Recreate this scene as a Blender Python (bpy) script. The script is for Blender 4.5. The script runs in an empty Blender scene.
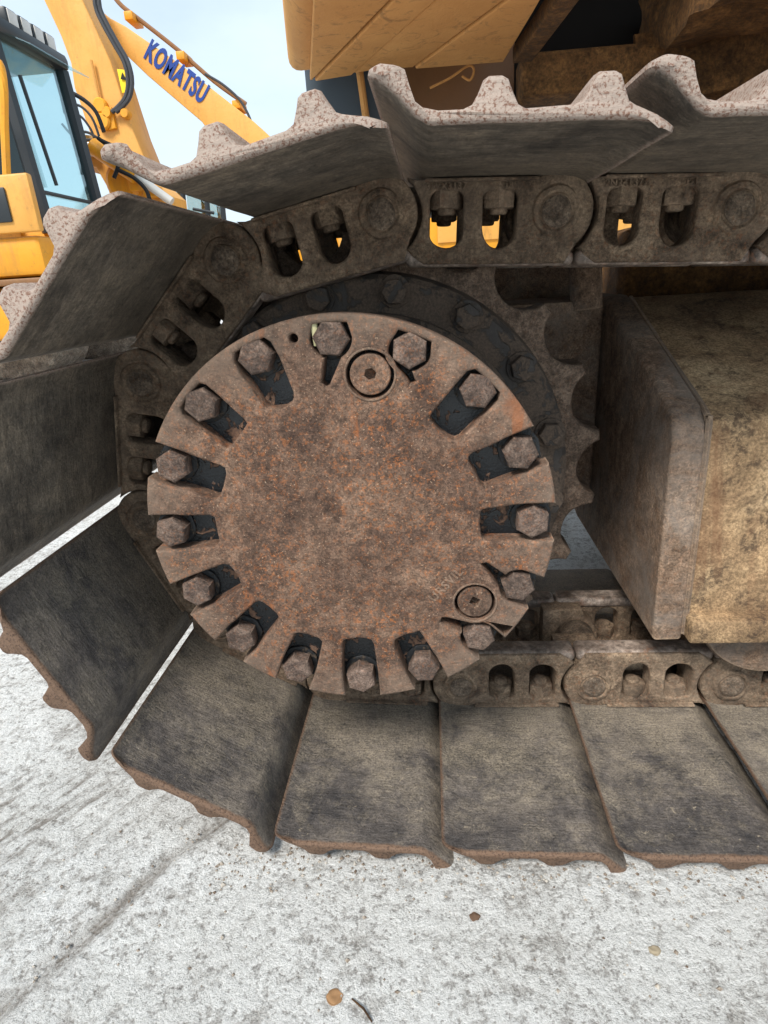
import bpy, bmesh, math, random
from mathutils import Vector, Matrix, noise as mnoise
random.seed(7)
PI = math.pi
SC = bpy.context.scene
COL = SC.collection

# ------------------------------------------------------------------ camera
CAM = Vector((0.0893, -0.7762, 0.2589)); YAW, PITCH, ROLL, FPX = 0.0956, 0.3667, 0.0643, 601.5
def _rot():
    cy, sy = math.cos(YAW), math.sin(YAW); cp, sp = math.cos(PITCH), math.sin(PITCH); cr, sr = math.cos(ROLL), math.sin(ROLL)
    return (Matrix(((cy, -sy, 0), (sy, cy, 0), (0, 0, 1))) @ Matrix(((1, 0, 0), (0, cp, sp), (0, -sp, cp)))
            @ Matrix(((cr, 0, sr), (0, 1, 0), (-sr, 0, cr))))
CR = _rot()
cd = bpy.data.cameras.new('camera'); cam = bpy.data.objects.new('camera', cd); COL.objects.link(cam)
r_, f_, u_ = CR.col[0], CR.col[1], CR.col[2]
cam.matrix_world = Matrix(((r_[0], u_[0], -f_[0], CAM[0]), (r_[1], u_[1], -f_[1], CAM[1]), (r_[2], u_[2], -f_[2], CAM[2]), (0, 0, 0, 1)))
cd.sensor_fit = 'VERTICAL'; cd.sensor_height = 36.0; cd.lens = FPX / 1024 * 36.0
cd.clip_start = 0.02; cd.clip_end = 3000
SC.camera = cam
def px(u, v, y):                       # point of a plane y = const seen at a photo position
    d = CR @ Vector(((u - 384) / FPX, 1, -(v - 512) / FPX)); t = (y - CAM[1]) / d[1]
    return CAM + d * t
def pxx(u, v, x):
    d = CR @ Vector(((u - 384) / FPX, 1, -(v - 512) / FPX)); t = (x - CAM[0]) / d[0]
    return CAM + d * t

# ------------------------------------------------------------------ sky, sun, exposure
W = bpy.data.worlds.new('World'); SC.world = W; W.use_nodes = True
nt = W.node_tree; nt.nodes.clear()
SUN_EL, SUN_AZ = math.radians(52), math.radians(205)       # azimuth clockwise from +y: behind the camera, to its left
out = nt.nodes.new('ShaderNodeOutputWorld'); bg = nt.nodes.new('ShaderNodeBackground')
sky = nt.nodes.new('ShaderNodeTexSky'); sky.sky_type = 'NISHITA'; sky.sun_disc = False
sky.sun_elevation = SUN_EL; sky.sun_rotation = SUN_AZ; sky.dust_density = 2.5; sky.air_density = 1.0
tc = nt.nodes.new('ShaderNodeTexCoord'); nz = nt.nodes.new('ShaderNodeTexNoise')
mp = nt.nodes.new('ShaderNodeMapping'); mp.inputs['Scale'].default_value = (1, 1, 2.2)
nz.inputs['Scale'].default_value = 2.3; nz.inputs['Detail'].default_value = 6; nz.inputs['Roughness'].default_value = 0.55
rp = nt.nodes.new('ShaderNodeValToRGB')
rp.color_ramp.elements[0].position = 0.36; rp.color_ramp.elements[0].color = (0.62, 0.62, 0.62, 1)
rp.color_ramp.elements[1].position = 0.62; rp.color_ramp.elements[1].color = (0.93, 0.93, 0.93, 1)
mx = nt.nodes.new('ShaderNodeMix'); mx.data_type = 'RGBA'
mx.inputs[7].default_value = (4.0, 4.7, 5.2, 1)
nt.links.new(tc.outputs['Generated'], mp.inputs['Vector']); nt.links.new(mp.outputs[0], nz.inputs['Vector'])
nt.links.new(nz.outputs['Fac'], rp.inputs[0]); nt.links.new(rp.outputs[0], mx.inputs[0])
nt.links.new(sky.outputs[0], mx.inputs[6]); nt.links.new(mx.outputs[2], bg.inputs['Color'])
bg.inputs['Strength'].default_value = 0.10
nt.links.new(bg.outputs[0], out.inputs['Surface'])
sl = bpy.data.lights.new('sun', 'SUN'); sl.energy = 2.0; sl.angle = math.radians(16); sl.color = (1.0, 0.95, 0.88)
so = bpy.data.objects.new('sun', sl); COL.objects.link(so)
sd = Vector((math.sin(SUN_AZ) * math.cos(SUN_EL), math.cos(SUN_AZ) * math.cos(SUN_EL), math.sin(SUN_EL)))
so.rotation_euler = sd.to_track_quat('Z', 'Y').to_euler(); so.location = sd * 20
SC.view_settings.view_transform = 'Standard'; SC.view_settings.look = 'None'
SC.view_settings.gamma = 1; SC.view_settings.use_curve_mapping = False
SC.view_settings.exposure = 1.2

# ------------------------------------------------------------------ materials
def srgb(r, g, b):
    f = lambda c: (c / 255 / 12.92) if c / 255 <= 0.04045 else ((c / 255 + 0.055) / 1.055) ** 2.4
    return (f(r), f(g), f(b), 1)
class NT:
    def __init__(s, name):
        s.m = bpy.data.materials.new(name); s.m.use_nodes = True; s.t = s.m.node_tree
        s.b = s.t.nodes['Principled BSDF']
    def n(s, k, **kw):
        o = s.t.nodes.new(k)
        for a, v in kw.items(): setattr(o, a, v)
        return o
    def l(s, a, b): s.t.links.new(a, b)
    def coord(s, world=True, scale=(1, 1, 1), rnd=False):
        if world: o = s.n('ShaderNodeNewGeometry').outputs['Position']
        else: o = s.n('ShaderNodeTexCoord').outputs['Object']
        m = s.n('ShaderNodeMapping'); m.inputs['Scale'].default_value = scale; s.l(o, m.inputs['Vector'])
        if rnd:
            oi = s.n('ShaderNodeObjectInfo'); mu = s.n('ShaderNodeMath', operation='MULTIPLY'); mu.inputs[1].default_value = 37
            s.l(oi.outputs['Random'], mu.inputs[0]); cx = s.n('ShaderNodeCombineXYZ')
            for i in range(3): s.l(mu.outputs[0], cx.inputs[i])
            s.l(cx.outputs[0], m.inputs['Location'])
        return m.outputs[0]
    def noise(s, v, scale, detail=4, rough=0.55, dist=0.0):
        o = s.n('ShaderNodeTexNoise'); o.inputs['Scale'].default_value = scale; o.inputs['Detail'].default_value = detail
        o.inputs['Roughness'].default_value = rough; o.inputs['Distortion'].default_value = dist
        s.l(v, o.inputs['Vector']); return o.outputs['Fac']
    def voro(s, v, scale, feature='F1'):
        o = s.n('ShaderNodeTexVoronoi', feature=feature); o.inputs['Scale'].default_value = scale
        s.l(v, o.inputs['Vector']); return o.outputs['Distance']
    def ramp(s, v, stops, interp='LINEAR'):
        o = s.n('ShaderNodeValToRGB'); cr = o.color_ramp; cr.interpolation = interp
        while len(cr.elements) < len(stops): cr.elements.new(0.5)
        for e, (p, c) in zip(cr.elements, stops):
            e.position = p; e.color = c if hasattr(c, '__len__') else (c, c, c, 1)
        s.l(v, o.inputs[0]); return o.outputs[0]
    def mix(s, f, a, b, mode='MIX'):
        o = s.n('ShaderNodeMix', data_type='RGBA', blend_type=mode)
        for sock, v in ((o.inputs[0], f), (o.inputs[6], a), (o.inputs[7], b)):
            if hasattr(v, 'links'): s.l(v, sock)
            elif hasattr(v, '__len__'): sock.default_value = v
            else: sock.default_value = v if sock == o.inputs[0] else (v, v, v, 1)
        return o.outputs[2]
    def math(s, op, a, b=0.0, clamp=False):
        o = s.n('ShaderNodeMath', operation=op, use_clamp=clamp)
        for i, v in enumerate((a, b)):
            if hasattr(v, 'links'): s.l(v, o.inputs[i])
            else: o.inputs[i].default_value = v
        return o.outputs[0]
    def bump(s, hts, dist=0.002, strength=1.0):
        h = None
        for v, w in hts:
            t = s.math('MULTIPLY', v, w); h = t if h is None else s.math('ADD', h, t)
        o = s.n('ShaderNodeBump'); o.inputs['Distance'].default_value = dist; o.inputs['Strength'].default_value = strength
        s.l(h, o.inputs['Height']); s.l(o.outputs[0], s.b.inputs['Normal'])
    def done(s, col, rough=0.8, metal=0.0, spec=0.3):
        if hasattr(col, 'links'): s.l(col, s.b.inputs['Base Color'])
        else: s.b.inputs['Base Color'].default_value = col
        if hasattr(rough, 'links'): s.l(rough, s.b.inputs['Roughness'])
        else: s.b.inputs['Roughness'].default_value = rough
        s.b.inputs['Metallic'].default_value = metal; s.b.inputs['Specular IOR Level'].default_value = spec
        return s.m

def rusty(name, dark, mid, light, orange, o_amt=0.5, fine=330, coarse=26, bump=0.0012, rough=0.85, dirt=None, dirt_amt=0.4, edge=None, er=0.0035, speck=None, rimdirt=None):
    k = NT(name); v = k.coord(True)
    base = k.ramp(k.noise(v, coarse, 8, 0.7, 0.6), [(0.3, dark), (0.5, mid), (0.7, light)])
    fn = k.noise(v, fine, 6, 0.75)
    md = k.noise(v, fine * 0.26, 8, 0.72, 0.3)
    c = k.mix(0.45, base, k.ramp(md, [(0.40, 0.15), (0.5, 0.5), (0.60, 0.85)]), 'OVERLAY')
    sp = k.ramp(fn, [(0.36, 0.12), (0.5, 0.5), (0.64, 0.90)])
    c = k.mix(0.70, c, sp, 'OVERLAY')
    of = k.math('MULTIPLY', k.ramp(k.noise(v, fine * 0.55, 7, 0.75, 0.4), [(0.53, 0.0), (0.60, 1.0)]), k.ramp(k.noise(v, 13, 5, 0.65), [(0.35, 0.1), (0.7, 1.0)]))
    c = k.mix(k.math('MULTIPLY', of, o_amt), c, orange)
    if speck:
        c = k.mix(k.ramp(k.noise(v, fine * 1.1, 3, 0.6), [(0.64, 0.0), (0.70, 0.75)]), c, speck)
    if dirt:
        df = k.math('MULTIPLY', k.ramp(k.noise(v, 8, 9, 0.75, 1.0), [(0.45, 0.0), (0.65, 1.0)]), dirt_amt)
        c = k.mix(df, c, dirt)
    if rimdirt:
        ds = k.n('ShaderNodeVectorMath', operation='DISTANCE'); ds.inputs[1].default_value = rimdirt[0]; k.l(v, ds.inputs[0])
        rf = k.math('ADD', k.ramp(ds.outputs['Value'], [(rimdirt[1], 0.0), (rimdirt[2], 1.0)]), k.math('MULTIPLY', k.math('SUBTRACT', k.noise(v, 30, 7, 0.7), 0.5), 1.6))
        c = k.mix(k.ramp(rf, [(0.3, 0.0), (1.0, 0.6)]), c, rimdirt[3])
        stain = k.math('MULTIPLY', k.ramp(k.noise(k.coord(True, (26, 26, 9)), 1, 6, 0.65, 0.6), [(0.60, 0.0), (0.68, 1.0)]), 0.55)
        c = k.mix(stain, c, srgb(150, 88, 48))
    oi = k.n('ShaderNodeObjectInfo'); tone = k.math('ADD', k.math('MULTIPLY', oi.outputs['Random'], 0.36), 0.82)
    hv = k.n('ShaderNodeHueSaturation'); k.l(tone, hv.inputs['Value']); k.l(c, hv.inputs['Color']); c = hv.outputs[0]
    if edge:
        bv = k.n('ShaderNodeBevel', samples=4); bv.inputs['Radius'].default_value = er
        gm = k.n('ShaderNodeNewGeometry'); dp = k.n('ShaderNodeVectorMath', operation='DOT_PRODUCT')
        k.l(bv.outputs[0], dp.inputs[0]); k.l(gm.outputs['Normal'], dp.inputs[1])
        ef = k.ramp(k.math('ADD', dp.outputs['Value'], k.math('MULTIPLY', k.math('SUBTRACT', k.noise(v, 120, 5, 0.7), 0.5), 0.25)), [(0.80, 0.7), (0.97, 0.0)])
        c = k.mix(ef, c, edge)
    k.bump([(fn, 1.0), (md, 1.6), (k.noise(v, coarse * 2, 6, 0.65), 1.6)], bump * 1.5)
    return k.done(c, k.ramp(fn, [(0.3, rough - 0.18), (0.7, min(1, rough + 0.1))]))

M = {}
M['cover'] = rusty('cover rust', srgb(62, 47, 40), srgb(98, 77, 64), srgb(128, 104, 87), srgb(174, 104, 54), 0.75, 400, 20, 0.0011, edge=srgb(166, 144, 124), speck=srgb(184, 160, 136), rimdirt=((-0.009, -0.18, 0.011), 0.14, 0.24, srgb(130, 114, 100)))
M['bolt'] = rusty('bolt rust', srgb(66, 55, 50), srgb(98, 83, 74), srgb(128, 110, 98), srgb(146, 92, 56), 0.5, 460, 40, 0.0011, edge=srgb(160, 140, 124), er=0.0025)
M['link'] = rusty('track link steel', srgb(66, 54, 45), srgb(114, 97, 80), srgb(150, 130, 108), srgb(146, 90, 54), 0.45, 300, 17, 0.0016, dirt=srgb(148, 130, 112), dirt_amt=0.4)
M['pin'] = rusty('pin steel', srgb(62, 53, 46), srgb(104, 91, 78), srgb(138, 122, 105), srgb(130, 86, 52), 0.35, 330, 40, 0.0014)
M['rail'] = rusty('polished rail', srgb(92, 80, 72), srgb(124, 111, 101), srgb(156, 143, 132), srgb(134, 84, 50), 0.5, 130, 30, 0.0007, 0.5)
M['sprocket'] = rusty('sprocket steel', srgb(76, 63, 54), srgb(106, 90, 77), srgb(130, 112, 97), srgb(132, 86, 54), 0.35, 380, 26, 0.001)
M['frame_end'] = rusty('frame end rust', srgb(92, 74, 60), srgb(126, 104, 86), srgb(154, 132, 112), srgb(146, 96, 62), 0.4, 330, 14, 0.0013, dirt=srgb(136, 128, 120), dirt_amt=0.6, edge=srgb(178, 154, 128), er=0.007)
M['belly'] = rusty('muddy belly steel', srgb(66, 46, 26), srgb(96, 68, 38), srgb(124, 90, 52), srgb(130, 84, 44), 0.3, 120, 9, 0.003)
M['dark'] = NT('near black steel and bay shade').done(srgb(32, 30, 29), 0.9)  # near black: shade of the open bay put into colour; also bucket steel
M['track'] = rusty('dusty far track', srgb(84, 76, 68), srgb(120, 110, 98), srgb(150, 140, 126), srgb(130, 90, 60), 0.3, 60, 6, 0.004)
M['black'] = NT('black rubber').done(srgb(26, 27, 29), 0.6)

def paint_remains(name, paint, rust_a, rust_b, cover=0.55, sc=55, gloss=0.35):
    k = NT(name); v = k.coord(True)
    f = k.ramp(k.noise(v, sc, 7, 0.6, 0.8), [(cover - 0.02, 0.0), (cover + 0.02, 1.0)])
    fn = k.noise(v, 350, 4, 0.7)
    rust = k.mix(k.ramp(fn, [(0.4, 0.0), (0.6, 1.0)]), rust_a, rust_b)
    pc = k.mix(k.ramp(k.noise(v, 130, 5, 0.7), [(0.5, 0.0), (0.75, 0.3)]), paint, tuple(min(1, c * 3.2) for c in paint[:3]) + (1,))
    c = k.mix(f, pc, rust)
    k.bump([(f, 0.7), (fn, 0.8)], 0.0012)
    return k.done(c, k.ramp(f, [(0.0, gloss), (1.0, 0.9)]), spec=0.5)
M['grime'] = paint_remains('black grease', srgb(20, 23, 26), srgb(40, 36, 33), srgb(84, 72, 60), 0.56, 160, 0.5)
M['recess'] = paint_remains('dark blue primer in recesses', srgb(14, 19, 23), srgb(84, 66, 56), srgb(126, 96, 76), 0.58, 60, 0.25)
M['ring'] = paint_remains('worn dark ring', srgb(50, 45, 41), srgb(70, 60, 52), srgb(92, 78, 66), 0.45, 30, 0.6)

NEAR_Y = -0.262
def shoe_mat(name, dark, mid, light, edge_a, edge_b, dust, dust_amt, streak=0.45):
    k = NT(name); v = k.coord(False, rnd=True); w = k.coord(True)
    st = k.coord(False, (5, 34, 34), rnd=True); s2 = k.coord(False, (30, 4, 30), rnd=True)
    base = k.ramp(k.noise(v, 11, 9, 0.72, 0.25), [(0.34, dark), (0.5, mid), (0.66, light)])
    scr = k.ramp(k.noise(st, 5, 7, 0.72), [(0.36, 0.2), (0.64, 0.8)])
    c = k.mix(streak, base, scr, 'OVERLAY')
    c = k.mix(streak * 0.6, c, k.ramp(k.noise(s2, 5, 6, 0.7), [(0.36, 0.25), (0.64, 0.75)]), 'OVERLAY')
    fn = k.noise(w, 380, 6, 0.78)
    md = k.noise(w, 85, 8, 0.75, 0.4)
    c = k.mix(0.38, c, k.ramp(md, [(0.38, 0.2), (0.62, 0.8)]), 'OVERLAY')
    c = k.mix(0.6, c, k.ramp(fn, [(0.36, 0.15), (0.64, 0.85)]), 'OVERLAY')
    sx = k.n('ShaderNodeSeparateXYZ'); k.l(k.n('ShaderNodeTexCoord').outputs['Object'], sx.inputs[0])
    mr = k.n('ShaderNodeMapRange'); mr.inputs['From Min'].default_value = NEAR_Y; mr.inputs['From Max'].default_value = -0.03; mr.inputs['To Min'].default_value = -0.10; mr.inputs['To Max'].default_value = 0.10; k.l(sx.outputs['Y'], mr.inputs['Value'])
    df = k.math('MULTIPLY', k.ramp(k.math('ADD', mr.outputs[0], k.noise(v, 20, 9, 0.78, 0.3)), [(0.42, 0.0), (0.62, 1.0)]), k.ramp(fn, [(0.40, 0.15), (0.58, 1.0)]))
    c = k.mix(k.math('MULTIPLY', df, dust_amt), c, dust)
    fl_ = k.ramp(k.noise(v, 60, 4, 0.6, 2.5), [(0.66, 0.0), (0.69, 0.5)])
    c = k.mix(fl_, c, dust)
    at = k.n('ShaderNodeAttribute', attribute_name='edge').outputs['Fac']
    ef = k.math('ADD', at, k.math('MULTIPLY', k.math('SUBTRACT', k.noise(w, 60, 6, 0.7), 0.5), 0.9))
    ef = k.ramp(ef, [(0.30, 0.0), (0.72, 1.0)])
    ec = k.mix(k.ramp(k.noise(w, 400, 5, 0.7, 0.3), [(0.50, 0.0), (0.60, 0.9)]), edge_a, edge_b)
    c = k.mix(ef, c, ec)
    k.bump([(fn, 0.9), (k.noise(st, 9, 5, 0.6), 0.8), (k.noise(w, 70, 5, 0.6), 1.4)], 0.0018)
    return k.done(c, k.ramp(fn, [(0.3, 0.46), (0.7, 0.80)]), spec=0.5)
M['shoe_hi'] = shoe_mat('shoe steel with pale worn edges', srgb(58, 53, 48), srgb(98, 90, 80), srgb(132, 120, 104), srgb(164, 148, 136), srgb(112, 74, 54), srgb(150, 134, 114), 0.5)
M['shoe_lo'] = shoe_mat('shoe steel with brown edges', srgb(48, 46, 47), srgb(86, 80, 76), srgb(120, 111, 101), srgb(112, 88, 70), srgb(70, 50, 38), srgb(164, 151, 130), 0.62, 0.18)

def tan_frame():
    k = NT('dusty tan track frame'); v = k.coord(True)
    c = k.ramp(k.noise(v, 5, 8, 0.65, 0.8), [(0.3, srgb(102, 80, 60)), (0.5, srgb(154, 128, 97)), (0.7, srgb(190, 165, 130))])
    fn = k.noise(v, 280, 5, 0.75)
    md = k.noise(v, 75, 8, 0.75, 0.4)
    c = k.mix(0.3, c, k.ramp(md, [(0.4, 0.15), (0.6, 0.85)]), 'OVERLAY')
    c = k.mix(0.6, c, k.ramp(fn, [(0.4, 0.2), (0.6, 0.8)]), 'OVERLAY')
    f2 = k.math('MULTIPLY', k.ramp(k.noise(v, 18, 8, 0.7, 0.4), [(0.48, 0.0), (0.58, 1.0)]), k.ramp(md, [(0.45, 0.0), (0.55, 1.0)]))
    c = k.mix(k.math('MULTIPLY', f2, 0.8), c, srgb(60, 48, 40))
    rf = k.ramp(k.noise(k.coord(True, (24, 24, 5)), 1, 7, 0.7, 0.5), [(0.52, 0.0), (0.66, 0.55)])
    c = k.mix(rf, c, srgb(108, 74, 52))
    k.bump([(fn, 1.0), (k.noise(v, 40, 5), 1.5)], 0.0014)
    return k.done(c, 0.9)
M['frame'] = tan_frame()
def tan_panel():
    k = NT('tan underside paint'); v = k.coord(True)
    c = k.ramp(k.noise(v, 6, 6, 0.6), [(0.3, srgb(192, 138, 78)), (0.7, srgb(216, 164, 100))])
    c = k.mix(k.ramp(k.noise(v, 24, 6, 0.7, 1.5), [(0.54, 0.0), (0.68, 0.6)]), c, srgb(120, 88, 58))
    fn = k.noise(v, 200, 3)
    k.bump([(fn, 0.5), (k.noise(v, 12, 3), 2)], 0.0015)
    return k.done(c, 0.75)
M['tan'] = tan_panel()
def yellow(name, a, b):
    k = NT(name); v = k.coord(True)
    c = k.mix(k.ramp(k.noise(v, 2.5, 6, 0.6), [(0.35, 0.0), (0.7, 1.0)]), a, b)
    c = k.mix(k.ramp(k.noise(v, 9, 8, 0.75, 1.0), [(0.58, 0.0), (0.75, 0.45)]), c, srgb(120, 90, 50))
    sv = k.coord(True, (7, 7, 1.2))
    c = k.mix(k.ramp(k.noise(sv, 1, 7, 0.7, 0.3), [(0.52, 0.0), (0.72, 0.5)]), c, srgb(150, 108, 58))
    c = k.mix(k.ramp(k.noise(v, 22, 7, 0.75), [(0.60, 0.0), (0.68, 0.5)]), c, srgb(104, 84, 62))
    k.bump([(k.noise(v, 30, 3), 1)], 0.002)
    return k.done(c, 0.48, spec=0.45)
M['yellow'] = yellow('machine yellow', srgb(216, 144, 24), srgb(226, 158, 40))
M['yellow2'] = yellow('faded machine yellow', srgb(212, 152, 68), srgb(220, 164, 84))
M['brownsteel'] = yellow('plain brown steel', srgb(120, 84, 52), srgb(138, 98, 62))  # brown steel colour for bulkhead, hydraulic lines and trim
M['blueplate'] = NT('blue grey plate').done(srgb(66, 78, 88), 0.6)
M['logo'] = NT('logo blue').done(srgb(34, 66, 140), 0.5)
M['signyellow'] = NT('warning yellow').done(srgb(246, 214, 40), 0.5)
M['cabblack'] = NT('cab frame black').done(srgb(34, 40, 44), 0.45, spec=0.5)
M['lens'] = NT('lamp lens').done(srgb(190, 186, 180), 0.25, spec=0.7)
M['grey'] = NT('grey hose').done(srgb(60, 62, 66), 0.5)
M['paleflake'] = NT('pale flake').done(srgb(186, 180, 140), 0.8)
def glass(name, tint, gl=0.25):
    m = bpy.data.materials.new(name); m.use_nodes = True; t = m.node_tree; t.nodes.clear()
    o = t.nodes.new('ShaderNodeOutputMaterial'); a = t.nodes.new('ShaderNodeBsdfTransparent'); g = t.nodes.new('ShaderNodeBsdfGlossy')
    a.inputs[0].default_value = tint; g.inputs['Roughness'].default_value = 0.06; g.inputs['Color'].default_value = (0.8, 0.95, 0.97, 1)
    x = t.nodes.new('ShaderNodeMixShader'); x.inputs[0].default_value = gl
    t.links.new(a.outputs[0], x.inputs[1]); t.links.new(g.outputs[0], x.inputs[2]); t.links.new(x.outputs[0], o.inputs[0])
    return m
M['glass_dark'] = glass('dark cab glass', (0.05, 0.07, 0.08, 1), 0.06)
M['glass'] = glass('tinted cab glass', (0.74, 0.87, 0.88, 1), 0.22)

def ground_mat():
    k = NT('weathered pale concrete'); v = k.coord(True)
    c = k.ramp(k.noise(v, 3.2, 7, 0.6), [(0.3, srgb(196, 196, 193)), (0.7, srgb(214, 215, 214))])
    big = k.noise(v, 7, 7, 0.7, 0.4)
    n1 = k.noise(v, 48, 9, 0.74, 0.2); n2 = k.noise(v, 125, 7, 0.72); n3 = k.noise(v, 400, 4, 0.7)
    m1 = k.ramp(k.math('ADD', n1, k.math('MULTIPLY', k.math('SUBTRACT', big, 0.5), 0.2)), [(0.51, 0.0), (0.60, 1.0)])
    m2 = k.ramp(k.math('ADD', n2, k.math('MULTIPLY', k.math('SUBTRACT', big, 0.5), 0.2)), [(0.535, 0.0), (0.61, 1.0)])
    c = k.mix(k.math('MULTIPLY', m1, 0.5), c, srgb(120, 114, 107))
    c = k.mix(k.math('MULTIPLY', m2, 0.62), c, srgb(104, 98, 92))
    c = k.mix(0.4, c, k.ramp(n3, [(0.36, 0.12), (0.5, 0.5), (0.64, 0.80)]), 'OVERLAY')
    c = k.mix(k.ramp(k.noise(v, 90, 6, 0.7), [(0.60, 0.0), (0.72, 0.6)]), c, srgb(214, 214, 213))
    c = k.mix(k.math('MULTIPLY', k.ramp(big, [(0.48, 0.0), (0.68, 1.0)]), 0.18), c, srgb(146, 139, 130))
    a_ = k.n('ShaderNodeMapping'); a_.inputs['Rotation'].default_value = (0, 0, 0.555); k.l(v, a_.inputs['Vector'])
    b_ = k.n('ShaderNodeMapping'); b_.inputs['Scale'].default_value = (75, 12, 1); k.l(a_.outputs[0], b_.inputs['Vector'])
    stn = k.noise(b_.outputs[0], 1, 8, 0.72, 0.3)
    sd_ = k.n('ShaderNodeAttribute', attribute_name='side').outputs['Fac']
    c = k.mix(k.math('MULTIPLY', sd_, k.ramp(stn, [(0.50, 0.0), (0.64, 0.75)])), c, srgb(116, 109, 101))
    gr = k.n('ShaderNodeAttribute', attribute_name='groove').outputs['Fac']
    c = k.mix(k.math('MULTIPLY', gr, k.ramp(stn, [(0.38, 0.1), (0.58, 0.85)])), c, srgb(108, 99, 89))
    k.bump([(n3, 0.3), (n1, -2.6), (n2, -1.8), (k.math('MULTIPLY', stn, sd_), -2.0)], 0.0026)
    return k.done(c, 0.92, spec=0.2)
M['ground'] = ground_mat()

# ------------------------------------------------------------------ mesh helpers
def finish(me, mat, ang=35):
    if mat is not None and len(me.materials) == 0: me.materials.append(M[mat])
    for p in me.polygons: p.use_smooth = True
    try: me.set_sharp_from_angle(angle=math.radians(ang))
    except Exception: pass
    return me
def link_obj(name, me, parent=None, mw=None):
    o = bpy.data.objects.new(name, me); COL.objects.link(o)
    if parent is not None: o.parent = parent
    if mw is not None: o.matrix_local = mw
    return o
def tag(o, label, cat=None, group=None, kind=None):
    o['label'] = label
    if cat: o['category'] = cat
    if group: o['group'] = group
    if kind: o['kind'] = kind
    return o
def empty(name, loc, label, cat, group=None):
    o = bpy.data.objects.new(name, None); COL.objects.link(o); o.location = loc; o.empty_display_size = 0.1
    return tag(o, label, cat, group)
def plate(outer, holes=(), depth=0.02, bevel=0.002, res=2):
    """filled 2D outline in XY, z from 0 to depth, rounded edges"""
    cu = bpy.data.curves.new('tmp', 'CURVE'); cu.dimensions = '2D'; cu.fill_mode = 'BOTH'
    for pts in [outer] + list(holes):
        sp = cu.splines.new('POLY'); sp.points.add(len(pts) - 1)
        for p, q in zip(sp.points, pts): p.co = (q[0], q[1], 0, 1)
        sp.use_cyclic_u = True
    b = min(bevel, depth * 0.49)
    cu.extrude = depth / 2 - b; cu.bevel_depth = b; cu.bevel_resolution = res; cu.offset = -b
    o = bpy.data.objects.new('tmp', cu); COL.objects.link(o)
    me = bpy.data.meshes.new_from_object(o.evaluated_get(bpy.context.evaluated_depsgraph_get()))
    bpy.data.objects.remove(o); bpy.data.curves.remove(cu)
    me.transform(Matrix.Translation((0, 0, depth / 2)))
    bm = bmesh.new(); bm.from_mesh(me); bmesh.ops.remove_doubles(bm, verts=bm.verts, dist=1e-6); bm.to_mesh(me); bm.free()
    me.materials.clear()
    return me
# plate's XY -> world XZ, its depth running towards +y from y0
def XZ(y0): return Matrix(((1, 0, 0, 0), (0, 0, 1, y0), (0, 1, 0, 0), (0, 0, 0, 1)))
def bm_of(*mes):
    bm = bmesh.new()
    for me in mes: bm.from_mesh(me)
    return bm
def mesh_of(bm, name='m'):
    me = bpy.data.meshes.new(name); bmesh.ops.recalc_face_normals(bm, faces=bm.faces); bm.to_mesh(me); bm.free(); return me
def tr(me, mat): me.transform(mat); return me
def ngon(n, r, ph=0, c=(0, 0)): return [(c[0] + r * math.cos(ph + 2 * PI * i / n), c[1] + r * math.sin(ph + 2 * PI * i / n)) for i in range(n)]
def arc(cx, cy, r, a0, a1, n): return [(cx + r * math.cos(math.radians(a0 + (a1 - a0) * i / n)), cy + r * math.sin(math.radians(a0 + (a1 - a0) * i / n))) for i in range(n + 1)]
def lathe(prof, n=48):
    """profile (r, y) turned about the y axis"""
    bm = bmesh.new(); rings = []
    for r, y in prof:
        rings.append([bm.verts.new((r * math.cos(2 * PI * i / n), y, r * math.sin(2 * PI * i / n))) for i in range(n)] if r > 1e-5 else [bm.verts.new((0, y, 0))])
    for a, b in zip(rings, rings[1:]):
        for i in range(n):
            j = (i + 1) % n
            if len(a) == 1: bm.faces.new((a[0], b[i], b[j]))
            elif len(b) == 1: bm.faces.new((a[i], a[j], b[0]))
            else: bm.faces.new((a[i], a[j], b[j], b[i]))
    return mesh_of(bm)
def box(x0, x1, y0, y1, z0, z1, bev=0.0, seg=2):
    bm = bmesh.new(); bmesh.ops.create_cube(bm, size=1)
    for v in bm.verts: v.co = Vector(((x0 + x1) / 2 + v.co.x * (x1 - x0), (y0 + y1) / 2 + v.co.y * (y1 - y0), (z0 + z1) / 2 + v.co.z * (z1 - z0)))
    if bev: bmesh.ops.bevel(bm, geom=bm.edges[:], offset=bev, segments=seg, affect='EDGES', profile=0.5)
    return mesh_of(bm)
def hexa(a, b, bev=0.0):
    """box between two quads a and b of four points"""
    bm = bmesh.new(); A = [bm.verts.new(p) for p in a]; B = [bm.verts.new(p) for p in b]
    bm.faces.new(A); bm.faces.new(B[::-1])
    for i in range(4): bm.faces.new((A[i], B[i], B[(i + 1) % 4], A[(i + 1) % 4]))
    if bev: bmesh.ops.bevel(bm, geom=bm.edges[:], offset=bev, segments=2, affect='EDGES', profile=0.5)
    return mesh_of(bm)
def tube(pts, r, n=8):
    pts = [Vector(p) for p in pts]; bm = bmesh.new(); rings = []; up = Vector((0.13, 0.2, 1)).normalized()
    for i, p in enumerate(pts):
        t = (pts[min(i + 1, len(pts) - 1)] - pts[max(i - 1, 0)]).normalized()
        a = t.cross(up); a = (a if a.length > 1e-3 else t.cross(Vector((1, 0, 0)))).normalized(); b = t.cross(a)
        rr = r[i] if hasattr(r, '__len__') else r
        rings.append([bm.verts.new(p + (a * math.cos(2 * PI * k / n) + b * math.sin(2 * PI * k / n)) * rr) for k in range(n)])
    for a, b in zip(rings, rings[1:]):
        for k in range(n): bm.faces.new((a[k], a[(k + 1) % n], b[(k + 1) % n], b[k]))
    bm.faces.new(rings[0]); bm.faces.new(rings[-1][::-1])
    return mesh_of(bm)
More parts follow.
